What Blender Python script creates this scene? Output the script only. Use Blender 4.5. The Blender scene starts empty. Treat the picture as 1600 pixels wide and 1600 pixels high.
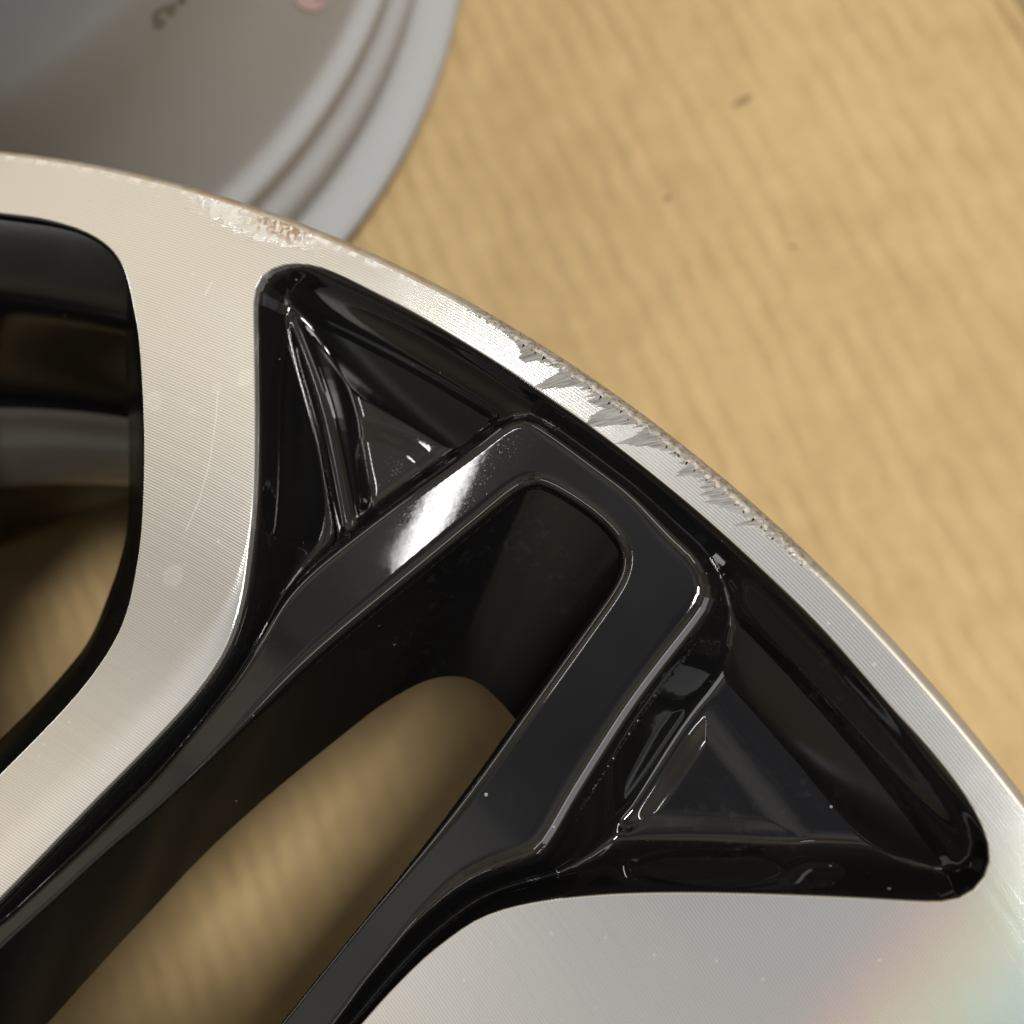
import bpy, bmesh, math, random
import numpy as np
from mathutils import Matrix, Vector
from mathutils.bvhtree import BVHTree
random.seed(4); rng = np.random.default_rng(4)
scene = bpy.context.scene
COL = scene.collection
R = math.radians

# ------------------------------------------------------------------ camera
FACE_Z = 0.20                                    # machined face of the wheel above the cardboard
CAM = np.array([0.1762, 0.1435, 0.1655 + FACE_Z])
A_X, A_Y, F_PX = 0.2134, 0.2549, 2000.0          # tilt, roll to the side, focal length (1600 px frame)
def rx(a): c, s = math.cos(a), math.sin(a); return np.array([[1,0,0],[0,c,-s],[0,s,c]])
def ry(a): c, s = math.cos(a), math.sin(a); return np.array([[c,0,s],[0,1,0],[-s,0,c]])
CAM_R = rx(A_X) @ ry(A_Y)
cam_data = bpy.data.cameras.new('camera')
cam_data.sensor_width = 36.0; cam_data.lens = F_PX / 1600 * 36
cam_data.clip_start = 0.01; cam_data.clip_end = 50
cam_data.dof.use_dof = True; cam_data.dof.focus_distance = 0.178; cam_data.dof.aperture_fstop = 17
cam = bpy.data.objects.new('camera', cam_data); COL.objects.link(cam)
m = Matrix.Identity(4)
for i in range(3):
    for j in range(3): m[i][j] = CAM_R[i][j]
    m[i][3] = CAM[i]
cam.matrix_world = m
scene.camera = cam

# ------------------------------------------------------------------ room light
world = bpy.data.worlds.new('World'); scene.world = world; world.use_nodes = True
wn, wl = world.node_tree.nodes, world.node_tree.links
bg = wn['Background']
tc = wn.new('ShaderNodeTexCoord'); sp = wn.new('ShaderNodeSeparateXYZ'); wl.new(tc.outputs['Generated'], sp.inputs[0])
rmp = wn.new('ShaderNodeValToRGB'); wl.new(sp.outputs['Z'], rmp.inputs[0])
els = rmp.color_ramp.elements
els[0].position = 0.0; els[0].color = (0.14, 0.105, 0.06, 1)
els[1].position = 1.0; els[1].color = (0.14, 0.15, 0.18, 1)
for pos_, col_ in ((0.45, (0.60, 0.51, 0.37, 1)), (0.84, (0.68, 0.60, 0.46, 1)), (0.93, (0.53, 0.50, 0.465, 1)), (0.975, (0.29, 0.295, 0.31, 1))):
    e = els.new(pos_); e.color = col_
nz = wn.new('ShaderNodeTexNoise'); wl.new(tc.outputs['Generated'], nz.inputs['Vector']); nz.inputs['Scale'].default_value = 3.6; nz.inputs['Detail'].default_value = 3
nm = wn.new('ShaderNodeMapRange'); wl.new(nz.outputs['Fac'], nm.inputs[0])
for i_, v_ in zip((1, 2, 3, 4), (.38, .60, .50, 1.45)): nm.inputs[i_].default_value = v_
wl.new(rmp.outputs[0], bg.inputs[0]); wl.new(nm.outputs[0], bg.inputs[1])

def lamp(name, direction, dist, along, length, width, power, color):
    d = bpy.data.lights.new(name, 'AREA'); d.shape = 'RECTANGLE'; d.size = length; d.size_y = width
    d.energy = power; d.color = color
    o = bpy.data.objects.new(name, d); COL.objects.link(o)
    z = Vector(direction).normalized(); x = Vector(along); x = (x - z*x.dot(z)).normalized(); y = z.cross(x)
    mt = Matrix((x, y, z)).transposed().to_4x4(); mt.translation = Vector((0.12, 0.16, 0.20)) + z*dist
    o.matrix_world = mt
    return o
lamp('ceiling_panel_lamp', (0.425, 0.03, 1.0), 1.75, (0.2, 0.24, 0), 0.54, 0.18, 31, (1.0, 0.965, 0.91))
lamp('ceiling_lamp', (-0.290, 0.25, 0.92), 1.9, (0.085, 0.21, 0), 0.38, 0.045, 1.8, (1.0, 0.99, 0.97))
lamp('window_light', (0.80, -0.45, 0.48), 2.5, (0.5, 0.8, 0), 1.5, 1.0, 14, (0.92, 0.96, 1.0))
for dir_, along_ in (((0.30, 0.75, 0.62), (1, -0.4, 0)), ((-0.62, -0.50, 0.60), (0.6, -0.8, 0)), ((-0.85, 0.45, 0.36), (0.5, 0.85, 0)), ((0.55, -0.55, 0.66), (0.7, 0.7, 0))):
    lamp('ceiling_tube_lamp', dir_, 2.4, along_, 1.5, 0.12, 4.4, (0.97, 0.99, 1.0))

vs = scene.view_settings
vs.view_transform = 'Standard'; vs.look = 'None'; vs.exposure = 0.0; vs.gamma = 1.0

# ------------------------------------------------------------------ geometry helpers
def ray(px):
    px = np.atleast_2d(np.array(px, float))
    v = np.c_[(px[:,0]-800)/F_PX, -(px[:,1]-800)/F_PX, -np.ones(len(px))]
    return v @ CAM_R.T
def at(px, z):
    """points of the wheel plane (metres, wheel axis = origin) lying z above its machined face"""
    v = ray(px); t = (z + FACE_Z - CAM[2]) / v[:,2]
    return np.c_[CAM[0] + t*v[:,0], CAM[1] + t*v[:,1]]
def smooth(P, n=3, closed=False):
    P = np.array(P, float)
    for _ in range(n):
        if closed:
            Q = np.roll(P, -1, 0)
            P = np.stack([.75*P+.25*Q, .25*P+.75*Q], 1).reshape(-1, 2)
        else:
            a, b = P[:-1], P[1:]
            M = np.stack([.75*a+.25*b, .25*a+.75*b], 1).reshape(-1, 2)
            P = np.vstack([P[:1], M[1:-1], P[-1:]])
    return P
def resample(P, n):
    d = np.r_[0, np.cumsum(np.hypot(*np.diff(P, axis=0).T))]
    t = np.linspace(0, d[-1], n)
    return np.c_[np.interp(t, d, P[:,0]), np.interp(t, d, P[:,1])]
def closest(poly, pts, closed=True):
    """distance to a polyline and its closest point, vectorised"""
    A = poly; B = np.roll(poly, -1, 0)
    if not closed: A, B = poly[:-1], poly[1:]
    best = np.full(len(pts), 1e9); cp = np.zeros_like(pts)
    for a, b in zip(A, B):
        ab = b - a; l2 = ab @ ab
        if l2 < 1e-16: continue
        t = np.clip(((pts - a) @ ab) / l2, 0, 1)
        c = a + t[:,None]*ab
        d = ((pts - c)**2).sum(1)
        k = d < best
        best[k] = d[k]; cp[k] = c[k]
    return np.sqrt(best), cp
def inside(poly, pts):
    r = np.zeros(len(pts), bool); x, y = pts[:,0], pts[:,1]
    A = poly; B = np.roll(poly, -1, 0)
    for (x1, y1), (x2, y2) in zip(A, B):
        if y1 == y2: continue
        c = ((y1 > y) != (y2 > y)) & (x < (x2-x1)*(y-y1)/(y2-y1) + x1)
        r ^= c
    return r
def sdf(poly, pts):
    d, cp = closest(poly, pts)
    return np.where(inside(poly, pts), d, -d), cp
def rot(P, a):
    c, s = math.cos(a), math.sin(a); P = np.asarray(P)
    return np.c_[P[:,0]*c - P[:,1]*s, P[:,0]*s + P[:,1]*c]
def mesh_obj(name, verts, faces, mat, parent=None, smooth_shade=True, normals=None):
    me = bpy.data.meshes.new(name); me.from_pydata([tuple(map(float, v)) for v in verts], [], [tuple(map(int, f)) for f in faces])
    if smooth_shade: me.polygons.foreach_set('use_smooth', [True]*len(me.polygons))
    me.materials.append(mat); me.update()
    if normals is not None: me.normals_split_custom_set_from_vertices([tuple(map(float, n)) for n in normals])
    o = bpy.data.objects.new(name, me); COL.objects.link(o)
    if parent: o.parent = parent
    return o
def revolve(name, prof, mat, parent, n=256, a0=0.0, a1=2*math.pi, jitter=None):
    """lathe a profile [(r, z)] about z; profile corners stay crisp where points are doubled"""
    prof = np.array(prof, float); k = len(prof); full = abs(a1-a0-2*math.pi) < 1e-6
    A = np.linspace(a0, a1, n+1)[:n if full else None]
    V, F = [], []
    for i, a in enumerate(A):
        for j, (r, z) in enumerate(prof):
            rr, zz = r, z
            if jitter: rr, zz = jitter(a, r, z, j)
            V.append((rr*math.cos(a), rr*math.sin(a), zz))
    na = len(A)
    for i in range(na if full else na-1):
        i2 = (i+1) % na
        for j in range(k-1):
            if np.hypot(*(prof[j+1]-prof[j])) < 1e-9: continue
            F.append((i*k+j, i2*k+j, i2*k+j+1, i*k+j+1))
    return mesh_obj(name, V, F, mat, parent)
def spline(P, n):
    """dense rounded profile through corner points"""
    return resample(smooth(P, 3), n)

# ------------------------------------------------------------------ materials
class NT:
    def __init__(s, name):
        s.m = bpy.data.materials.new(name); s.m.use_nodes = True
        s.n, s.l = s.m.node_tree.nodes, s.m.node_tree.links
        s.b = s.n['Principled BSDF']; s.out = s.n['Material Output']
    def new(s, t, **kw):
        x = s.n.new(t)
        for k, v in kw.items(): setattr(x, k, v)
        return x
    def put(s, sock, v):
        if isinstance(v, bpy.types.NodeSocket): s.l.new(v, sock)
        else: sock.default_value = v
    def math(s, op, a, b=0.0, c=0.0, clamp=False):
        x = s.new('ShaderNodeMath', operation=op, use_clamp=clamp)
        s.put(x.inputs[0], a); s.put(x.inputs[1], b); s.put(x.inputs[2], c); return x.outputs[0]
    def vmath(s, op, a, b=None, scale=None):
        x = s.new('ShaderNodeVectorMath', operation=op)
        s.put(x.inputs[0], a)
        if b is not None: s.put(x.inputs[1], b)
        if scale is not None: s.put(x.inputs['Scale'], scale)
        return x.outputs['Value'] if op in ('LENGTH', 'DISTANCE', 'DOT_PRODUCT') else x.outputs[0]
    def comb(s, x, y, z):
        n = s.new('ShaderNodeCombineXYZ'); s.put(n.inputs[0], x); s.put(n.inputs[1], y); s.put(n.inputs[2], z); return n.outputs[0]
    def mix(s, f, a, b):
        n = s.new('ShaderNodeMix', data_type='RGBA'); s.put(n.inputs[0], f); s.put(n.inputs[6], a); s.put(n.inputs[7], b); return n.outputs[2]
    def mixf(s, f, a, b):
        n = s.new('ShaderNodeMix', data_type='FLOAT'); s.put(n.inputs[0], f); s.put(n.inputs[2], a); s.put(n.inputs[3], b); return n.outputs[0]
    def noise(s, vec, scale, detail=4, rough=.55, dim='3D'):
        n = s.new('ShaderNodeTexNoise', noise_dimensions=dim); s.put(n.inputs['Vector'], vec)
        n.inputs['Scale'].default_value = scale; n.inputs['Detail'].default_value = detail; n.inputs['Roughness'].default_value = rough
        return n.outputs['Fac']
    def ramp(s, v, lo, hi, a=0.0, b=1.0, kind='SMOOTHSTEP'):
        n = s.new('ShaderNodeMapRange', interpolation_type=kind); s.put(n.inputs[0], v)
        for i, k in zip((1,2,3,4), (lo,hi,a,b)): s.put(n.inputs[i], k)
        return n.outputs[0]
    def pos(s): return s.new('ShaderNodeTexCoord').outputs['Object']
    def polar(s):
        p = s.pos(); q = s.new('ShaderNodeSeparateXYZ'); s.l.new(p, q.inputs[0])
        flat = s.comb(q.outputs[0], q.outputs[1], 0.0)
        return p, s.vmath('LENGTH', flat), s.math('ARCTAN2', q.outputs[1], q.outputs[0]), s.vmath('NORMALIZE', flat), q.outputs

def mat_black(name='gloss_black_paint', dust=1.0, rough=.03, ior=1.5):
    t = NT(name); p = t.pos()
    t.b.inputs['Base Color'].default_value = (.0035, .0034, .0036, 1)
    t.b.inputs['IOR'].default_value = ior
    big = t.noise(p, 55, 4); fine = t.noise(p, 700, 3)
    smear = t.ramp(big, .52, .75)
    # dust specks: tiny voronoi cells, only some of them lit
    v = t.new('ShaderNodeTexVoronoi', feature='F1'); t.l.new(p, v.inputs['Vector']); v.inputs['Scale'].default_value = 430
    sepc = t.new('ShaderNodeSeparateColor'); t.l.new(v.outputs['Color'], sepc.inputs[0])
    size = t.ramp(sepc.outputs[0], .88, 1.0, 0.0, .11, 'LINEAR')
    speck = t.math('LESS_THAN', v.outputs['Distance'], size)
    speck = t.math('MULTIPLY', speck, t.ramp(t.noise(p, 38, 2), .42, .62))
    dustv = t.math('MULTIPLY', t.ramp(fine, .5, .75), smear)
    f = t.math('ADD', t.math('MULTIPLY', speck, .35*dust), t.math('MULTIPLY', dustv, .018*dust), clamp=True)
    t.l.new(t.mix(f, (.0035,.0034,.0036,1), (.55,.55,.54,1)), t.b.inputs['Base Color'])
    swirl = t.math('MULTIPLY', t.ramp(t.noise(p, 2600, 2, .6), .60, .68), t.ramp(t.noise(p, 75, 3), .42, .62))
    rgh = t.math('ADD', t.mixf(smear, rough, rough+.04), t.math('MULTIPLY', speck, .4))
    t.l.new(t.math('ADD', rgh, t.math('MULTIPLY', swirl, .07)), t.b.inputs['Roughness'])
    bp = t.new('ShaderNodeBump'); bp.inputs['Strength'].default_value = .12; bp.inputs['Distance'].default_value = .00003
    t.l.new(t.math('ADD', t.noise(p, 420, 2), t.math('MULTIPLY', speck, 1.0)), bp.inputs['Height'])
    t.l.new(bp.outputs[0], t.b.inputs['Normal'])
    return t.m

def mat_machined():
    t = NT('machined_aluminium'); p, r, ang, rad, xyz = t.polar()
    geo = t.new('ShaderNodeNewGeometry')
    PITCH = .00040
    ph = t.math('MULTIPLY', r, 2*math.pi/PITCH)
    wob = t.math('MULTIPLY', t.noise(p, 90, 3), 1.5)
    groove = t.math('COSINE', t.math('ADD', ph, wob))
    amp = t.ramp(t.noise(p, 22, 3), .3, .7, .018, .042)
    # each scattered tool mark differs a little
    turn = t.noise(t.comb(t.math('MULTIPLY', r, 2500.0), t.math('MULTIPLY', ang, 3.0), 0.0), 1.0, 2)
    slope = t.math('ADD', t.math('MULTIPLY', groove, amp), t.math('MULTIPLY', t.math('SUBTRACT', turn, .5), .035))
    # ---- kerb scuffs along the outer edge
    u = t.math('MULTIPLY', ang, .243)                       # arc length in metres
    v = t.math('SUBTRACT', .2432, r)                        # depth in from the outer edge
    us = t.math('ADD', u, t.math('MULTIPLY', v, -.85))
    env = t.math('MULTIPLY', t.ramp(ang, R(46.8), R(48.0)), t.ramp(ang, R(57.3), R(56.2)))
    env2 = t.math('MULTIPLY', t.ramp(ang, R(44.5), R(46)), t.ramp(ang, R(59), R(57)))
    n1 = t.noise(t.comb(t.math('MULTIPLY', us, 260.0), 0.0, 3.7), 1.0, 1, .5)
    n2 = t.noise(t.comb(t.math('MULTIPLY', us, 1300.0), 0.0, 1.1), 1.0, 2, .6)
    h = t.math('ADD', t.math('MULTIPLY', t.ramp(n1, .40, .66), .0036), t.math('MULTIPLY', t.math('SUBTRACT', n2, .45), .0026))
    h = t.math('MULTIPLY', h, env)
    h = t.math('ADD', h, t.math('MULTIPLY', t.math('MULTIPLY', n2, .0016), env2))
    scuff = t.ramp(t.math('SUBTRACT', h, v), -.00012, .00016)
    streak = t.noise(t.comb(t.math('MULTIPLY', us, 6500.0), t.math('MULTIPLY', v, 350.0), 0.0), 1.0, 3, .6)
    gouge = t.math('MULTIPLY', scuff, t.ramp(streak, .46, .62))
    # ---- corroded, whitened clear coat near the upper edge
    cpt = at([(392, 345)], 0)[0]
    q = t.vmath('SUBTRACT', p, (cpt[0], cpt[1], 0)); qs = t.new('ShaderNodeSeparateXYZ'); t.l.new(q, qs.inputs[0])
    ex = t.math('ADD', t.math('MULTIPLY', qs.outputs[0], .92), t.math('MULTIPLY', qs.outputs[1], -.39))
    ey = t.math('ADD', t.math('MULTIPLY', qs.outputs[0], .39), t.math('MULTIPLY', qs.outputs[1], .92))
    el = t.math('SQRT', t.math('ADD', t.math('POWER', t.math('DIVIDE', ex, .0105), 2.0), t.math('POWER', t.math('DIVIDE', ey, .0024), 2.0)))
    cn = t.noise(p, 900, 5, .65)
    corr = t.math('MULTIPLY', t.ramp(t.math('ADD', el, t.math('MULTIPLY', t.math('SUBTRACT', cn, .5), 2.6)), 1.05, .75), t.ramp(t.noise(p, 420, 3), .35, .55, .35, 1.0))
    rpt = at([(440, 348)], 0)[0]
    rd = t.vmath('DISTANCE', p, (rpt[0], rpt[1], 0))
    rust = t.math('MULTIPLY', t.ramp(rd, .0085, .002), t.ramp(t.noise(p, 900, 4, .7), .47, .53))
    rust = t.math('MULTIPLY', rust, t.ramp(v, .0036, .0018))
    # whitish bloom along the whole outer edge, water spots and hair scratches
    edge = t.math('MULTIPLY', t.ramp(v, .0016, .0004), t.ramp(t.noise(p, 500, 4), .46, .6))
    edge = t.math('MULTIPLY', edge, t.ramp(ang, R(59), R(63)))
    spots = 0.0
    for (x, y, rr, seed) in [(240,627,.00150,1),(383,590,.0013,2),(340,607,.0009,3),(270,900,.0016,4),(300,640,.0006,5)]:
        c = at([(x, y)], 0)[0]
        d = t.math('ADD', t.vmath('DISTANCE', p, (c[0], c[1], 0)), t.math('MULTIPLY', t.math('SUBTRACT', t.noise(p, 800+37*seed, 3), .5), rr*1.5))
        ringm = t.math('MULTIPLY', t.ramp(d, rr*1.15, rr*.75), t.ramp(d, rr*.2, rr*.95, .45, .8))
        spots = t.math('MAXIMUM', spots, ringm)
    def scratch(pts, w):
        out = 0.0
        P = at(pts, 0)
        for a, b in zip(P[:-1], P[1:]):
            ab = b - a; L = float(np.hypot(*ab)); d = ab / L
            rel = t.vmath('SUBTRACT', p, (a[0], a[1], 0))
            along = t.vmath('DOT_PRODUCT', rel, (d[0], d[1], 0)); side = t.math('ABSOLUTE', t.vmath('DOT_PRODUCT', rel, (-d[1], d[0], 0)))
            mk = t.math('MULTIPLY', t.math('LESS_THAN', side, w), t.math('MULTIPLY', t.math('GREATER_THAN', along, 0.0), t.math('LESS_THAN', along, L)))
            out = t.math('MAXIMUM', out, mk)
        return out
    hair = t.math('MAXIMUM', scratch([(340,612),(338,650),(328,720),(312,780),(290,830)], .00006), scratch([(331,440),(320,462)], .00009))
    film = t.math('MULTIPLY', t.ramp(t.noise(p, 60, 5, .6), .5, .72), .35)
    grit_v = t.new('ShaderNodeTexVoronoi', feature='F1'); t.l.new(p, grit_v.inputs['Vector']); grit_v.inputs['Scale'].default_value = 600
    gsep = t.new('ShaderNodeSeparateColor'); t.l.new(grit_v.outputs['Color'], gsep.inputs[0])
    grit = t.math('LESS_THAN', grit_v.outputs['Distance'], t.ramp(gsep.outputs[1], .8, 1.0, 0.0, .15, 'LINEAR'))
    # ---- put together
    white = t.math('MAXIMUM', t.math('MAXIMUM', t.math('MULTIPLY', corr, .16), t.math('MULTIPLY', edge, .3)), t.math('MAXIMUM', t.math('MULTIPLY', spots, .11), t.math('MULTIPLY', grit, .13)))
    white = t.math('MAXIMUM', white, t.math('MULTIPLY', hair, .25))
    base = t.mix(film, (.69,.68,.66,1), (.63,.625,.615,1))
    base = t.mix(t.ramp(groove, .1, -1.0, 0.0, .72), base, (.42,.41,.39,1))  # self-shading of the groove valleys put into the colour
    base = t.mix(white, base, (.78,.77,.74,1))
    base = t.mix(t.math('MULTIPLY', scuff, .92), base, t.mix(streak, (.05,.048,.046,1), (.24,.235,.23,1)))
    base = t.mix(t.math('MULTIPLY', gouge, .8), base, (.085,.08,.075,1))
    base = t.mix(t.math('MULTIPLY', rust, .95), base, (.20,.105,.035,1))
    t.l.new(base, t.b.inputs['Base Color'])
    metal = t.math('SUBTRACT', .80, t.math('MAXIMUM', t.math('MULTIPLY', white, .6), t.math('MULTIPLY', rust, .8)))
    metal = t.math('MULTIPLY', metal, t.math('SUBTRACT', 1.0, t.math('MULTIPLY', scuff, .65)))
    t.l.new(metal, t.b.inputs['Metallic'])
    rough = t.math('ADD', t.math('ADD', .135, t.math('MULTIPLY', film, .10)), t.math('MULTIPLY', t.math('MAXIMUM', scuff, white), .25))
    t.l.new(rough, t.b.inputs['Roughness'])
    t.b.inputs['Anisotropic'].default_value = .55
    t.l.new(t.vmath('CROSS_PRODUCT', (0,0,1), rad), t.b.inputs['Tangent'])
    keep = t.math('SUBTRACT', 1.0, t.math('MAXIMUM', scuff, corr))
    slope = t.math('MULTIPLY', slope, keep)
    nrm = t.vmath('ADD', geo.outputs['Normal'], t.vmath('SCALE', rad, scale=slope))
    tang = t.vmath('CROSS_PRODUCT', (0,0,1), rad)
    nrm = t.vmath('ADD', nrm, t.vmath('SCALE', tang, scale=t.math('MULTIPLY', t.math('MULTIPLY', t.math('SUBTRACT', streak, .5), scuff), .9)))
    nrm = t.vmath('NORMALIZE', nrm)
    bp = t.new('ShaderNodeBump'); bp.inputs['Strength'].default_value = .6; bp.inputs['Distance'].default_value = .0002
    t.l.new(t.math('ADD', t.math('MULTIPLY', corr, cn), t.math('MULTIPLY', rust, -.7)), bp.inputs['Height']); t.l.new(nrm, bp.inputs['Normal'])
    t.l.new(bp.outputs[0], t.b.inputs['Normal'])
    # the fine turning acts as a grating: red, green and blue leave at slightly different angles
    add = None
    for col, k in (((1,.05,.05,1), .225), ((.8,.5,0,1), .190), ((.1,1,.1,1), .155), ((0,.6,.7,1), .120), ((.05,.1,1,1), .085), ((.5,0,.7,1), .055)):
        for sgn in (1, -1):
            g = t.new('ShaderNodeBsdfAnisotropic'); g.inputs['Color'].default_value = col; g.inputs['Roughness'].default_value = .10
            g.inputs['Anisotropy'].default_value = 0.0
            nn = t.vmath('ADD', (0,0,1), t.vmath('SCALE', rad, scale=t.math('ADD', sgn*k, t.math('MULTIPLY', t.math('SUBTRACT', turn, .5), .06))))
            t.l.new(t.vmath('NORMALIZE', nn), g.inputs['Normal'])
            if add is None: add = g.outputs[0]
            else:
                s = t.new('ShaderNodeAddShader'); t.l.new(add, s.inputs[0]); t.l.new(g.outputs[0], s.inputs[1]); add = s.outputs[0]
    mx = t.new('ShaderNodeMixShader')
    t.l.new(t.math('MULTIPLY', keep, .0008), mx.inputs[0]); t.l.new(t.b.outputs[0], mx.inputs[1]); t.l.new(add, mx.inputs[2])
    t.l.new(mx.outputs[0], t.out.inputs[0])
    return t.m

def mat_lip():
    t = NT('grey_lip_paint'); p, r, ang, rad, xyz = t.polar()
    n = t.noise(p, 300, 5, .6)
    env = t.math('MULTIPLY', t.ramp(ang, R(43.5), R(46)), t.ramp(ang, R(61), R(58)))
    scr = t.math('MULTIPLY', env, t.ramp(t.noise(p, 1500, 4, .7), .42, .6))
    base = t.mix(n, (.36,.33,.29,1), (.46,.43,.39,1))
    base = t.mix(scr, base, (.20,.18,.16,1))
    brown = t.math('MULTIPLY', t.ramp(ang, R(58.5), R(62)), t.ramp(t.noise(p, 420, 4), .35, .6))
    base = t.mix(t.math('MULTIPLY', brown, .6), base, (.33,.22,.10,1))
    t.l.new(base, t.b.inputs['Base Color']); t.b.inputs['Metallic'].default_value = .55; t.b.inputs['Roughness'].default_value = .42
    bp = t.new('ShaderNodeBump'); bp.inputs['Strength'].default_value = .5; bp.inputs['Distance'].default_value = .0003
    t.l.new(t.math('MULTIPLY', scr, t.noise(p, 2500, 3)), bp.inputs['Height']); t.l.new(bp.outputs[0], t.b.inputs['Normal'])
    return t.m

def mat_grey(name, col, rough=.38, metal=.35):
    t = NT(name); p = t.pos()
    n = t.noise(p, 18, 5, .6); f = t.noise(p, 900, 2)
    a = tuple(c*.9 for c in col) + (1,); b = tuple(c*1.08 for c in col) + (1,)
    t.l.new(t.mix(n, a, b), t.b.inputs['Base Color'])
    t.l.new(t.ramp(n, .3, .7, rough-.05, rough+.08), t.b.inputs['Roughness']); t.b.inputs['Metallic'].default_value = metal
    bp = t.new('ShaderNodeBump'); bp.inputs['Strength'].default_value = .15; bp.inputs['Distance'].default_value = .0002
    t.l.new(f, bp.inputs['Height']); t.l.new(bp.outputs[0], t.b.inputs['Normal'])
    return t.m

g0, g1 = at([(1180, 300)], -FACE_Z)[0], at([(1290, 500)], -FACE_Z)[0]
FLUTE_A = math.atan2(g1[1]-g0[1], g1[0]-g0[0])
def mat_cardboard(name, tint=1.0, marks=()):
    t = NT(name); p = t.pos()
    mp = t.new('ShaderNodeMapping'); t.l.new(p, mp.inputs[0]); mp.inputs['Rotation'].default_value = (0, 0, -FLUTE_A)
    q = mp.outputs[0]
    wv = t.new('ShaderNodeSeparateXYZ'); t.l.new(q, wv.inputs[0])
    wob = t.math('MULTIPLY', t.math('ADD', t.math('MULTIPLY', t.math('SUBTRACT', t.noise(q, 9, 2), .5), .006), t.math('MULTIPLY', t.math('SUBTRACT', t.noise(q, 48, 2), .5), .0065)), 1.0)
    y = t.math('ADD', wv.outputs[1], wob)
    flute = t.math('SINE', t.math('MULTIPLY', y, 2*math.pi/.0080))
    depth = t.ramp(t.noise(t.vmath('MULTIPLY', q, (.8, 1.2, 1)), 52, 2), .34, .66, .2, 1.0)
    flute = t.math('MULTIPLY', flute, depth)
    fib = t.noise(t.vmath('MULTIPLY', q, (1, 2, 1)), 240, 5, .65)
    blot = t.noise(p, 9, 5, .6)
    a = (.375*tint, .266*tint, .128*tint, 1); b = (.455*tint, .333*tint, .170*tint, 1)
    base = t.mix(t.ramp(t.math('ADD', t.math('MULTIPLY', blot, .55), t.math('MULTIPLY', t.noise(p, 75, 4, .6), .45)), .35, .65), a, b)
    base = t.mix(t.math('MULTIPLY', t.ramp(fib, .35, .75), .12), base, (.42*tint,.28*tint,.13*tint,1))
    base = t.mix(t.math('MULTIPLY', t.ramp(flute, 1.0, -1.0), .13), base, (.40*tint,.27*tint,.125*tint,1))
    for (x, yy, ln, wd, an) in marks:
        c = at([(x, yy)], -FACE_Z)[0]
        rel = t.vmath('SUBTRACT', p, (c[0], c[1], 0))
        du = t.math('DIVIDE', t.vmath('DOT_PRODUCT', rel, (math.cos(an), math.sin(an), 0)), ln)
        dv = t.math('DIVIDE', t.vmath('DOT_PRODUCT', rel, (-math.sin(an), math.cos(an), 0)), wd)
        el = t.math('SQRT', t.math('ADD', t.math('POWER', du, 2.0), t.math('POWER', dv, 2.0)))
        base = t.mix(t.math('MULTIPLY', t.ramp(el, 1.1, .6), .75), base, (.15,.105,.06,1))
    t.l.new(base, t.b.inputs['Base Color']); t.b.inputs['Roughness'].default_value = .8
    t.b.inputs['Specular IOR Level'].default_value = .25
    bp = t.new('ShaderNodeBump'); bp.inputs['Strength'].default_value = .5; bp.inputs['Distance'].default_value = .00055
    t.l.new(t.math('ADD', flute, t.math('MULTIPLY', fib, .15)), bp.inputs['Height']); t.l.new(bp.outputs[0], t.b.inputs['Normal'])
    return t.m

def mat_ink(name, col):
    t = NT(name); p = t.pos()
    t.l.new(t.mix(t.noise(p, 600, 3), col, tuple(c*1.6 for c in col[:3]) + (1,)), t.b.inputs['Base Color']); t.b.inputs['Roughness'].default_value = .6
    return t.m

M_BLACK = mat_black(); M_BARREL_IN = mat_black('satin_black_barrel_paint', .5, .16, 1.33); M_SATIN = mat_black('satin_black_paint', .8, .20, 1.33)
M_BAND = mat_grey('reflection_grey', (.15,.145,.135), .3, .2); M_SILVER = mat_machined(); M_LIP = mat_lip()  # M_BAND: grey colour standing in for a reflection in the black lining
M_BARREL = mat_grey('grey_barrel_paint', (.40,.385,.375)); M_W2 = mat_grey('grey_wheel_paint', (.30,.307,.325), .65, .03)
M_CARD = mat_cardboard('kraft_cardboard', 1.0, [(1160,158,.0042,.0013,R(28)),(1043,310,.0017,.0011,R(60)),(1240,385,.0012,.0008,0)])
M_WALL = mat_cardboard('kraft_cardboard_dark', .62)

# ------------------------------------------------------------------ cardboard box the wheels lie in
def struct(o): o['kind'] = 'structure'; return o
e0, e1 = at([(1552, 0), (1600, 76)], -FACE_Z)
ed = (e1-e0)/np.hypot(*(e1-e0)); en = np.array([-ed[1], ed[0]])           # along the fold, outwards
if en[0] < 0: en = -en
fa, fb = e0 - ed*.9, e0 + ed*1.0
floor_pts = [fa, fb, fb - en*1.5, fa - en*1.5]
struct(mesh_obj('cardboard_floor', [(p_[0], p_[1], 0) for p_ in floor_pts], [(0,3,2,1) if True else (0,1,2,3)], M_CARD, smooth_shade=False))
# beyond its rolled edge a lower, darker sheet of the same board
prof = [(0, .0004), (.0015, .0012), (.0032, .0014), (.0044, .0006), (.0048, -.003), (.0048, -.012)]
V, F = [], []
for q in (fa, fb):
    for (d, z) in prof: V.append((*(q + en*d), z))
k = len(prof)
for j in range(k-1): F.append((j, j+1, k+j+1, k+j))
struct(mesh_obj('cardboard_edge', V, F, M_CARD, smooth_shade=False))
q4 = [fa - en*.05, fb - en*.05, fb + en*.6, fa + en*.6]
struct(mesh_obj('lower_cardboard', [(p_[0], p_[1], -.030) for p_ in q4], [(0,1,2,3)], M_WALL, smooth_shade=False))

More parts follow.
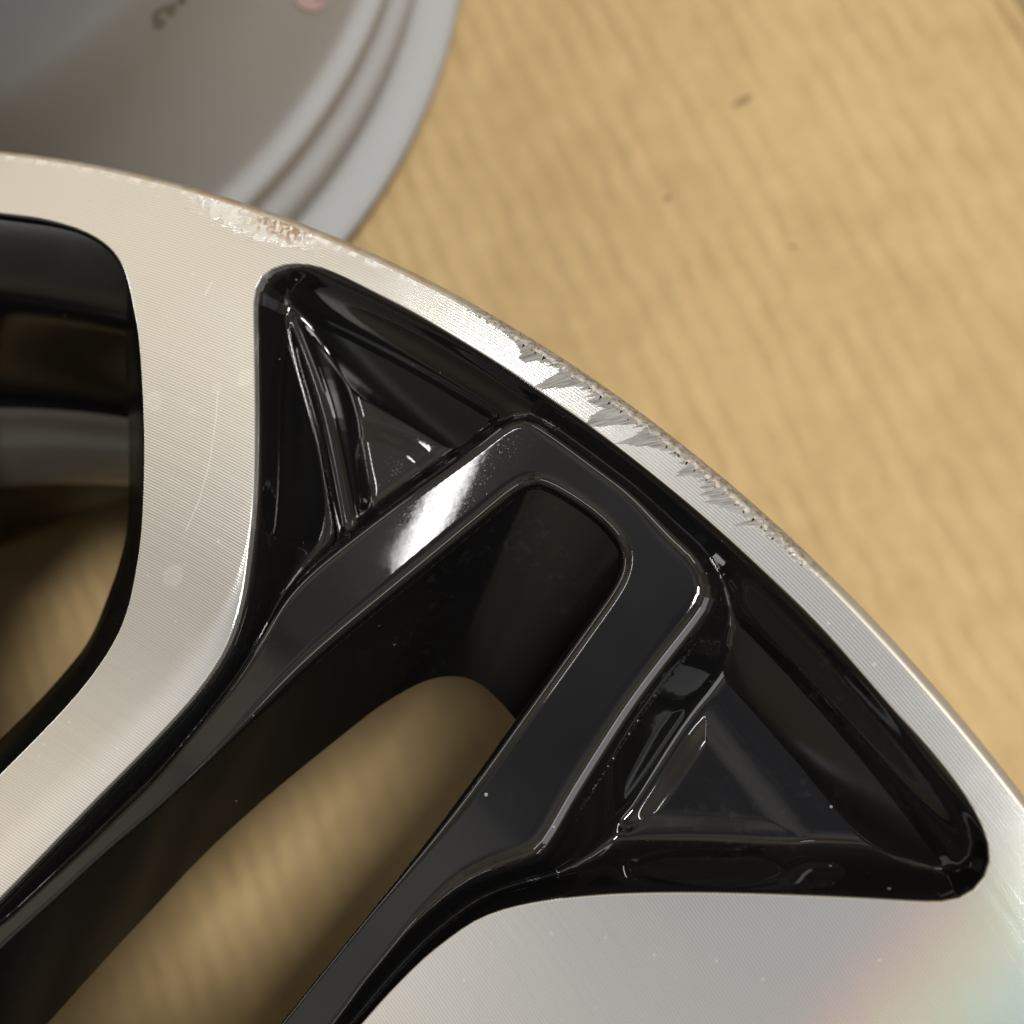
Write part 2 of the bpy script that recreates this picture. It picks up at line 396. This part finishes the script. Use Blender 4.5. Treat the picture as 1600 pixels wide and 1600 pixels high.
# ------------------------------------------------------------------ the wheel
def thing(name, label, cat, loc=(0,0,0)):
    o = bpy.data.objects.new(name, None); COL.objects.link(o); o.location = loc
    o['label'] = label; o['category'] = cat; return o
wheel = thing('alloy_wheel', 'black and machined silver alloy wheel with kerb scuffed rim, in front', 'wheel', (0, 0, FACE_Z))
N_REP = 6; STEP = 2*math.pi/N_REP
R_FACE = .2430; R_IN = .2390

# outlines, read off at the depth where each edge lies
U_LEFT = [(-330,1715),(-200,1595),(-100,1497),(0,1397),(75,1320),(137,1255),(200,1192),(250,1140),(300,1085),(340,1029),(360,986),(373,944),(381,902),(388,844),(393,797),(396,740),(397,650),(396,560),(395,490)]
U_TOP = [(395,465),(399,446),(410,427),(432,414),(460,409),(492,412),(530,426),(580,452),(640,482),(700,517),(780,566),(840,607),(925,665),(1010,730),(1110,812),(1205,900),(1275,967),(1340,1040),(1400,1110),(1450,1162),(1500,1225),(1531,1275)]
U_RIGHT = [(1547,1315),(1550,1345),(1541,1372),(1522,1394),(1496,1408),(1465,1412),(1425,1410),(1325,1404),(1200,1399),(1080,1396),(967,1398),(892,1404),(836,1411),(780,1424),(740,1441),(715,1458),(690,1477),(665,1497),(640,1521),(600,1562),(562,1606),(480,1700),(390,1800),(300,1895)]
O_U = smooth(at(U_LEFT + U_TOP + U_RIGHT, 0), 2, True)
O_U = resample(np.vstack([O_U, O_U[:1]]), 221)[:-1]

# inner hole of the forked spoke: rim of the hole on top and its mouth at the back
Z_BAR = -.0016
H_L = [(-260,1722),(-100,1580),(0,1490),(100,1400),(175,1330),(250,1268),(320,1203),(400,1128),(472,1060),(547,994),(660,902),(740,836),(795,790)]
H_H = [(818,772),(838,765),(858,770),(909,801),(948,834),(966,858),(970,884),(959,914)]
H_R = [(909,984),(807,1126),(742,1217),(645,1346),(537,1480),(441,1599),(350,1712),(200,1900)]
Z_HT = -.0042
HT = [at(x, Z_HT) for x in (H_L, H_H, H_R)]
Z_HB = -.025
B_L = [(-160,1865),(-20,1705),(75,1599),(161,1502),(247,1411),(322,1330),(430,1233),(537,1147),(591,1104),(645,1072)]
B_H = [(672,1061),(700,1056),(727,1058),(752,1069),(779,1093),(803,1121),(835,1160)]
B_R = [(850,1190),(830,1240),(780,1310),(690,1440),(590,1570),(490,1700),(330,1890)]
HB = [at(x, Z_HB) for x in (B_L, B_H, B_R)]
def chain(parts, counts):
    full = smooth(np.vstack(parts), 2)
    # split again by arc length so that top and mouth correspond
    d = np.r_[0, np.cumsum(np.hypot(*np.diff(full, axis=0).T))]
    marks = [0]
    for part in parts[1:]:
        i = np.argmin(((full - part[0])**2).sum(1)); marks.append(i)
    marks.append(len(full)-1)
    segs = [resample(full[marks[i]:marks[i+1]+1], counts[i]+1)[:-1] for i in range(len(parts))]
    return np.vstack(segs + [full[-1:]])
CNT = (80, 44, 80)
H_TOP = chain(HT, CNT); H_BOT = chain(HB, CNT)

# outer edge of the forked spoke (foot of its rounded shoulder)
BO = [(-330,1690),(-200,1580),(-100,1500),(0,1446),(62,1388),(137,1320),(200,1258),(250,1210),(332,1108),(375,1054),(400,1012),(420,978),(434,952),(452,926),(480,896),(520,862),(600,800),(680,742),(740,700),(785,664),(810,651),(834,650),(870,672),(930,716),(1000,768),(1060,818),(1100,852),(1120,885),(1130,915),(1124,955),(1090,1000),(1044,1058),(998,1120),(944,1205),(905,1268),(888,1300),(870,1330),(850,1352),(815,1362),(780,1372),(740,1386),(700,1410),(650,1449),(612,1492),(575,1536),(537,1590),(450,1700),(360,1810),(280,1910)]
B_OUT = smooth(at(BO, -.0036), 2, True); B_OUT = resample(np.vstack([B_OUT, B_OUT[:1]]), 171)[:-1]

RIDGE = resample(smooth(at([(425,420),(436,445),(450,480),(470,530),(492,590),(510,650),(524,720),(538,800),(548,865)], -.008), 2), 24)
FACET = smooth(at([(530,655),(560,668),(610,676),(655,700),(690,742),(672,772),(600,812),(550,840),(536,780)], -.0125), 2, True)
TRI = smooth(at([(1102,1108),(1118,1130),(1180,1210),(1252,1300),(1245,1312),(1120,1306),(990,1296),(982,1284),(1030,1215)], -.0125), 2, True)
KNOB = at([(975,1288)], -.0118)[0]
def sstep(x, a, b):
    t = np.clip((x-a)/(b-a), 0, 1); return t*t*(3-2*t)
def smax(vals, k):
    v = np.stack(vals); mx = v.max(0)
    return mx + k*np.log(np.exp((v-mx)/k).sum(0))
def lerp_prof(x, xs, ys): return np.interp(x, xs, ys)
MM = 1e-3
TX = np.arange(-6, 40, .02)
def profile(xs, ys, sigma):
    y = np.interp(TX, xs, ys); k = np.arange(-150, 151)*.02; g = np.exp(-.5*(k/sigma)**2); g /= g.sum()
    return np.convolve(np.pad(y, 150, mode='edge'), g, 'valid')
TER = profile([-5, .25, 2.0, 6.2, 7.2, 9.8, 12.4, 30], [-.85,-.85,-3.0,-6.6,-8.4,-9.7,-12.8,-13.6], .80)
SID = profile([-5, .25, 1.8, 3.4, 7.0, 30], [-.85,-.85,-5.0,-9.2,-13.4,-15.0], .85)
def terrace(x): return np.interp(x/MM, TX, TER)*MM
def sidewall(x): return np.interp(x/MM, TX, SID)*MM
def height(P):
    r = np.hypot(P[:,0], P[:,1])
    dO, _ = sdf(O_U, P)
    dO = np.where(dO > 0, dO, 0)
    sO, _ = sdf(B_OUT, P)
    dH, _ = closest(H_TOP, P, False)
    w = sstep(r, .166, .192)
    ang_ = np.degrees(np.arctan2(P[:,1], P[:,0])); rside = sstep(-ang_, -51.5, -48.5)
    rf_o = (.9 + (1.3 + 1.7*rside)*w)*MM; rf_i = (.8 + 1.6*w)*MM
    def fillet(s, rf):
        x = np.clip(rf - s, 0, rf*.985)
        return rf - np.sqrt(rf*rf - x*x)
    top = Z_BAR - .0012*(1-w)
    zb = top - fillet(np.maximum(sO, 0), rf_o) - fillet(dH, rf_i)
    zb = np.where(sO >= 0, zb, top - rf_o*.85 + sO*1.9)
    groove_floor = -(13.5 - 6.0*(1-w))*MM
    z_ring = terrace(R_IN - r - .0001)
    z_side = sidewall(dO)
    dR, _ = closest(RIDGE, P, False)
    z_r = (-6.6 - 1.5*sstep(-P[:,1], -.215, -.175))*MM - (dR/MM)**2*.42*MM
    z_r = np.maximum(z_r, -.05)
    fF, _ = sdf(FACET, P); fT, _ = sdf(TRI, P)
    zf = -.0135 + .0010*sstep(fF, -.0022, .0022) + .0015*sstep(fT, -.0030, .0034)
    kd = np.hypot(*(P-KNOB).T)
    zf = zf + .0007*np.exp(-(kd/.0016)**2)
    # slow unevenness of a cast surface
    zf = zf + .0001*np.sin(P[:,0]*310)*np.cos(P[:,1]*270)
    zf = np.maximum(zf, groove_floor) if np.isscalar(groove_floor) else np.where(w < 1, np.maximum(zf, groove_floor), zf)
    base_ = smax([z_ring, z_side, zf, z_r], .00070)
    k_ = .00030 + .00070*sstep(-sO, .0002, .0030)
    mx_ = np.maximum(base_, zb)
    return mx_ + k_*np.log(np.exp((base_-mx_)/k_) + np.exp((zb-mx_)/k_))

def height_mesh(name, step, parent):
    lo = O_U.min(0) - .002; hi = O_U.max(0) + .002
    xs = np.arange(lo[0], hi[0], step); ys = np.arange(lo[1], hi[1], step)
    X, Y = np.meshgrid(xs, ys, indexing='ij'); P = np.c_[X.ravel(), Y.ravel()]
    sO, _ = sdf(O_U, P)
    Hpoly = H_TOP
    sH, cp = sdf(Hpoly, P)
    ok = (sO > -.0012) & (sH < 0)
    nx, ny = X.shape
    idx = np.arange(nx*ny).reshape(nx, ny)
    q = np.stack([idx[:-1,:-1], idx[1:,:-1], idx[1:,1:], idx[:-1,1:]], -1).reshape(-1, 4)
    insideO = sO > -.0012
    good = insideO[q].all(1) & ok[q].any(1)
    q = q[good]
    mv = sH >= 0
    P[mv] = cp[mv]
    used = np.unique(q); remap = -np.ones(nx*ny, int); remap[used] = np.arange(len(used))
    P = P[used]; q = remap[q]
    e = .00006
    z = height(P)
    # pull the sample points for slopes a hair outside the hole
    gx = (height(P + [e, 0]) - z)/e; gy = (height(P + [0, e]) - z)/e
    N = np.c_[-gx, -gy, np.ones(len(P))]; N /= np.linalg.norm(N, axis=1)[:,None]
    return mesh_obj(name, np.c_[P, z], q, M_BLACK, parent, True, N)
pocket = height_mesh('forked_spoke', .00022, wheel)

# walls of the hole between the fork arms
zt = height(H_TOP)
V, F = [], []
K = 10; n = len(H_TOP)
for i in range(K+1):
    s = i/K
    bow = s
    for j in range(n):
        p_ = H_TOP[j]*(1-bow) + H_BOT[j]*bow
        V.append((p_[0], p_[1], zt[j]*(1-s) + Z_HB*s))
for q in (0, .6):
    for j in range(n): V.append((*(H_BOT[j]*(1-q) + H_TOP[j]*q), Z_HB - .004*q))
for i in [x for x in range(K+2) if x != K]:
    for j in range(n-1): F.append((i*n+j, i*n+j+1, (i+1)*n+j+1, (i+1)*n+j))
hole_wall = mesh_obj('fork_opening_wall', V, F, M_SATIN, wheel)

# plain window between two spokes, mirrored about its own middle line
W_R = [(0,331),(50,337),(80,343),(110,351),(138,362),(160,375),(177,390),(191,410),(202,440),(212,490),(219,530),(224,606),(227,694),(225,781),(221,847),(210,912),(200,956),(182,1000),(150,1050),(112,1097),(62,1150),(0,1212),(-100,1310),(-220,1425)]
U_AXIS = R(51.3); W_AXIS = U_AXIS + STEP/2
def mirror(P, ax):
    P = np.asarray(P); c, s = math.cos(2*ax), math.sin(2*ax)
    return np.c_[c*P[:,0] + s*P[:,1], s*P[:,0] - c*P[:,1]]
def win_loop(px, z, n_half, r_end):
    half = at(px, z); half = half[np.arctan2(half[:,1], half[:,0]) < W_AXIS - .002]
    half = smooth(half, 2)
    # continue along a circle up to the middle line
    r0 = np.hypot(*half[0]); a0 = math.atan2(half[0][1], half[0][0])
    arc = [(r0*math.cos(a), r0*math.sin(a)) for a in np.linspace(W_AXIS, a0, 14)[:-1]]
    a1 = math.atan2(half[-1][1], half[-1][0]); re = np.hypot(*half[-1])
    end = [((re-.008*math.sin(t*math.pi/2))*math.cos(a1+(W_AXIS-a1)*t), (re-.008*math.sin(t*math.pi/2))*math.sin(a1+(W_AXIS-a1)*t)) for t in np.linspace(0, 1, 10)[1:]]
    half = np.vstack([arc, half, end])
    half = resample(half, n_half)
    other = mirror(half, W_AXIS)[::-1][1:-1]
    return np.vstack([half, other])
WIN_T = win_loop(W_R, 0, 160, None)
def hollow_face():
    """flat machined face: one sheet with openings, bounded by a ring that is nicked where it met the kerb"""
    bm = bmesh.new(); edges = []
    def loop(P):
        vs_ = [bm.verts.new((float(x), float(y), 0.0)) for x, y in P]
        for a, b in zip(vs_, vs_[1:] + vs_[:1]): edges.append(bm.edges.new((a, b)))
        return vs_
    A = np.linspace(0, 2*math.pi, 1600, endpoint=False)
    dense = np.radians(np.linspace(43, 61, 900)); A = np.sort(np.r_[A[(A < dense[0]) | (A > dense[-1])], dense])
    rr = np.full(len(A), R_FACE)
    inn = (A > R(44)) & (A < R(60))
    wv = sum(np.sin(A*f_ + ph_)*am for f_, ph_, am in ((900, .3, .5), (2100, 1.2, .35), (4300, 2.0, .25)))
    rr[inn] -= (np.clip(wv[inn], 0, 1)*.00065 + .00012)*sstep(A[inn], R(44), R(46))*sstep(-A[inn], -R(60), -R(58))
    out = np.c_[rr*np.cos(A), rr*np.sin(A)]
    loop(out)
    loops = []
    # the inner flank of each silver spoke is rolled over towards the fork
    t0 = np.roll(O_U, -1, 0) - np.roll(O_U, 1, 0); t0 /= np.hypot(*t0.T)[:,None]; n0 = np.c_[-t0[:,1], t0[:,0]]
    if not inside(O_U, O_U[:1] + n0[:1]*1e-4)[0]: n0 = -n0
    ro = np.hypot(*O_U.T); ao = np.degrees(np.arctan2(O_U[:,1], O_U[:,0]))
    roll = .0062*sstep(-ro, -.200, -.178)*sstep(ao, 54, 57)*sstep(ro, .100, .118)
    for _ in range(4): roll = (np.roll(roll, 1) + roll*2 + np.roll(roll, -1))/4
    rolls = []
    for k in range(N_REP):
        loops.append(rot(O_U - n0*roll[:,None], k*STEP)); rolls.append(k)
        loops.append(rot(WIN_T, k*STEP)); rolls.append(None)
    T = np.linspace(0, 2*math.pi, 48, endpoint=False)
    loops.append(np.c_[.032*np.cos(T), .032*np.sin(T)])
    for k in range(5):
        c = rot([(.054, 0)], U_AXIS + k*2*math.pi/5)[0]; loops.append(np.c_[c[0]+.011*np.cos(T), c[1]+.011*np.sin(T)])
    for P in loops: loop(P)
    bmesh.ops.triangle_fill(bm, use_beauty=True, use_dissolve=False, edges=edges, normal=(0,0,1))
    for f in bm.faces:
        if f.normal.z < 0: f.normal_flip()
    V = [v.co[:] for v in bm.verts]; bm.verts.index_update()
    F = [[v.index for v in f.verts] for f in bm.faces]; bm.free()
    SM = []
    # broken edge round each opening
    rolls += [None]*(len(loops) - len(rolls))
    for P, kr in zip(loops, rolls):
        P = np.asarray(P); zoff = np.zeros(len(P))
        if kr is not None:
            E_ = rot(O_U, kr*STEP); n = len(P); o = len(V); NR = 10
            for i in range(NR+1):
                s_ = i/NR
                for a_, b_, w_ in zip(P, E_, roll): V.append((*(a_*(1-s_) + b_*s_), -.070*w_*s_*s_))
            for i in range(NR):
                for j in range(n):
                    j2 = (j+1) % n; F.append((o+i*n+j, o+i*n+j2, o+(i+1)*n+j2, o+(i+1)*n+j)); SM.append(len(F)-1)
            P = E_; zoff = -.070*roll
        t = np.roll(P, -1, 0) - np.roll(P, 1, 0); t /= np.hypot(*t.T)[:,None]
        nrm = np.c_[-t[:,1], t[:,0]]
        if inside(P, P[:1] + nrm[:1]*1e-4)[0] == False: nrm = -nrm
        n = len(P); o = len(V)
        for d, z in ((0, 0), (.00010, -.00004), (.00018, -.00016), (.00020, -.0014)):
            for p_, q, z0 in zip(P, nrm, zoff): V.append((*(p_ + q*d), z + (z0 if z > -.001 else 0)))
        for i in range(3):
            for j in range(n):
                j2 = (j+1) % n; F.append((o+i*n+j, o+i*n+j2, o+(i+1)*n+j2, o+(i+1)*n+j))
    ob = mesh_obj('machined_face', V, F, M_SILVER, wheel, False)
    for i in SM: ob.data.polygons[i].use_smooth = True
    return ob, out
face, OUT = hollow_face()

# walls of the plain window
W_B = [(0,352),(50,356),(90,363),(120,374),(150,393),(170,420),(180,450),(190,500),(197,570),(201,650),(202,757),(199,830),(187,880),(170,928),(142,1000),(100,1052),(50,1107),(0,1155),(-100,1250),(-220,1370)]
WIN_B = win_loop(W_B, -.022, 160, None)
WD = 1 - sstep(np.hypot(*WIN_T.T), .2240, .2315); WD2 = WD[:,None]
WIN_B = WIN_T + (WIN_B - WIN_T)*WD2
WIN_M = .30*WIN_B + .70*WIN_T
V, F = [], []; n = len(WIN_T)
t_ = np.roll(WIN_T, -1, 0) - np.roll(WIN_T, 1, 0); t_ /= np.hypot(*t_.T)[:,None]; nr = np.c_[-t_[:,1], t_[:,0]]
if not inside(WIN_T, WIN_T[:1] + nr[:1]*1e-4)[0]: nr = -nr
rows = [(WIN_T - nr*.0006, -.0003), (WIN_T + nr*.00025, -.0003), (WIN_T + nr*.0007, -.0008), (WIN_M, -.006), (.65*WIN_B+.35*WIN_T, -.014), (WIN_B, -.022), (WIN_B, -.048)]
for P, z in rows:
    for p_, d_ in zip(P, WD): V.append((p_[0], p_[1], max(z, -.0010) + min(z + .0010, 0)*(.06 + .94*d_)))
for i in range(len(rows)-1):
    for j in range(n): j2 = (j+1) % n; F.append((i*n+j, i*n+j2, (i+1)*n+j2, (i+1)*n+j))
win_wall = mesh_obj('window_wall', V, F, M_SATIN, wheel)

for k in range(1, N_REP):                       # the pattern repeats five times round the hub
    for src in (pocket, hole_wall, win_wall):
        c = src.copy(); COL.objects.link(c); c.parent = wheel; c.rotation_euler = (0, 0, k*STEP)

# rim lip, barrel
def lip_jit(a, r, z, j):
    if R(44) < a < R(60) and j < 6:
        e_ = float(sstep(a, R(44), R(46))*sstep(-a, -R(60), -R(58)))
        w_ = max(0.0, .5*math.sin(a*900+.3) + .35*math.sin(a*2100+1.2) + .25*math.sin(a*4300+2.0))
        return r - e_*(w_*.00065 + .00012)*(1 if j < 2 else .45), z
    return r, z
lip_prof = [(R_FACE-.00002, -.00003)] + [tuple(x) for x in spline([(R_FACE, -.0000), (.2438, -.0005), (.2446, -.0020), (.2448, -.0060), (.2435, -.0095), (.2400, -.0105)], 16)]
revolve('rim_lip', lip_prof, M_LIP, wheel, 2880, jitter=lip_jit)
outer = [(.2400,-.0105),(.2340,-.0130),(.2290,-.0190),(.2275,-.0350),(.2240,-.0500),(.2130,-.0750),(.2115,-.1000),(.2170,-.1150),(.2285,-.1550),(.2300,-.1800),(.2330,-.1865),(.2400,-.1885),(.2450,-.1910),(.2455,-.1970),(.2430,-.1998),(.2380,-.1998)]
revolve('barrel', spline(outer, 90), M_BARREL, wheel, 220)
inner = [(.2395,-.0025),(.2390,-.0038),(.2330,-.0070),(.2245,-.0128),(.2222,-.0160),(.2212,-.0220),(.2190,-.0450),(.2165,-.0555),(.2138,-.0580),(.2120,-.0680),(.2097,-.0710),(.2065,-.0880),(.2065,-.0960),(.2120,-.1100),(.2240,-.1600),(.2260,-.1900),(.2340,-.1990),(.2380,-.1998)]
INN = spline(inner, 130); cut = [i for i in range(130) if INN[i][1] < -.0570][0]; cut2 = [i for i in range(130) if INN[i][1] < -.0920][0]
revolve('barrel_lining', INN[:cut+1][::-1], M_BARREL_IN, wheel, 220)
revolve('barrel_reflection_band', INN[cut:cut2+1][::-1], M_BAND, wheel, 220)  # strip of lining with its grey reflection painted on
revolve('barrel_lining', INN[cut2:][::-1], M_BARREL_IN, wheel, 220)

# ------------------------------------------------------------------ the second wheel, leaning behind
R2 = .19
n2 = np.array([.264, -.044, .963]); n2 /= np.linalg.norm(n2)
C2 = np.array([-.130, .416, -.147 + FACE_Z])
other = thing('bare_wheel', 'matt grey wheel barrel seen from outside, lying behind the black wheel', 'wheel', tuple(C2))
other.rotation_euler = Vector(n2).to_track_quat('Z', 'Y').to_euler()
p2 = [(R2-.012,.0010),(R2-.004,-.0008),(R2,.0006),(R2,.0034),(R2-.003,.0052),(R2-.0065,.0058),(R2-.0115,.0072),(R2-.0145,.0105),(R2-.0140,.0160),(R2-.0115,.0200),(R2-.0120,.0270),(R2-.0165,.0300),(R2-.0170,.0380),(R2-.0150,.0410),(R2-.0152,.0435),(R2-.0195,.0460),(R2-.0215,.0490),(R2-.0235,.0900),(R2-.026,.1300),(R2-.029,.1360),(R2-.052,.1450),(R2-.053,.165),(R2-.030,.172),(R2-.028,.185),(R2-.012,.190),(R2-.010,.196),(R2-.016,.198)]
b2 = revolve('barrel', spline(p2, 140), M_W2, other, 300)
p3 = [(R2-.012,.0010),(R2-.020,.004),(R2-.026,.012),(R2-.028,.09),(R2-.033,.135),(R2-.058,.146),(R2-.058,.164),(R2-.036,.174),(R2-.030,.194),(R2-.016,.198)]
revolve('barrel_lining', spline(p3, 80)[::-1], M_W2, other, 200)
# hub disc and five spokes inside the barrel
revolve('hub', [(.03,.020),(.03,.050),(.062,.046),(.066,.040),(.066,.022),(.03,.020)], M_W2, other, 64)
for k in range(5):
    a = k*STEP; V = []
    for (x, w_, z0, z1) in ((.060,.022,.024,.044),(.105,.017,.018,.034),(R2-.027,.026,.010,.024)):
        for y, z in ((-w_, z0), (w_, z0), (w_*.8, z1), (-w_*.8, z1)): V.append((x, y, z))
    V = [(x*math.cos(a)-y*math.sin(a), x*math.sin(a)+y*math.cos(a), z) for x, y, z in V]
    F = [(i*4+j, i*4+(j+1) % 4, (i+1)*4+(j+1) % 4, (i+1)*4+j) for i in range(2) for j in range(4)] + [(0,3,2,1), (8,9,10,11)]
    mesh_obj('spoke', V, F, M_W2, other, False)
# pen marks on the barrel
bpy.context.view_layer.update()
me = b2.data; mw = b2.matrix_world
bvh = BVHTree.FromPolygons([mw @ v.co for v in me.vertices], [p_.vertices[:] for p_ in me.polygons])
def ink(name, strokes, width, mat):
    V, F = [], []
    for st in strokes:
        Q = resample(smooth(np.array(st, float), 2), 24); o = len(V); L = []
        for p_ in Q:
            d = Vector(ray([p_])[0]).normalized(); h = bvh.ray_cast(Vector(CAM), d)
            if h[0] is None: continue
            nn = h[1] if h[1].dot(d) < 0 else -h[1]
            L.append((h[0] + nn*.0004, nn))
        for i, (c, nn) in enumerate(L):
            tn = (L[min(i+1, len(L)-1)][0] - L[max(i-1, 0)][0]).normalized(); sd = tn.cross(nn).normalized()*width
            V += [c - sd, c + sd]
        for i in range(len(L)-1): F.append((o+2*i, o+2*i+1, o+2*i+3, o+2*i+2))
    if not F: return
    inv = other.matrix_world.inverted()
    mesh_obj(name, [inv @ v for v in V], F, mat, other, False)
ink('ink_mark', [[(252,14),(244,20),(240,28),(247,33),(254,30),(255,38),(247,42),(241,38)], [(256,10),(262,16),(266,24),(272,14),(268,6)]], .0006, mat_ink('black_marker', (.13,.12,.11,1)))
ink('ink_mark', [[(281,-12),(280,0),(284,6),(288,-4)]], .0006, bpy.data.materials['black_marker'])
ink('ink_mark', [[(462,-6),(472,4),(488,9),(500,6),(506,-4)], [(476,-4),(490,-1)]], .0012, mat_ink('pink_marker', (.42,.30,.34,1)))
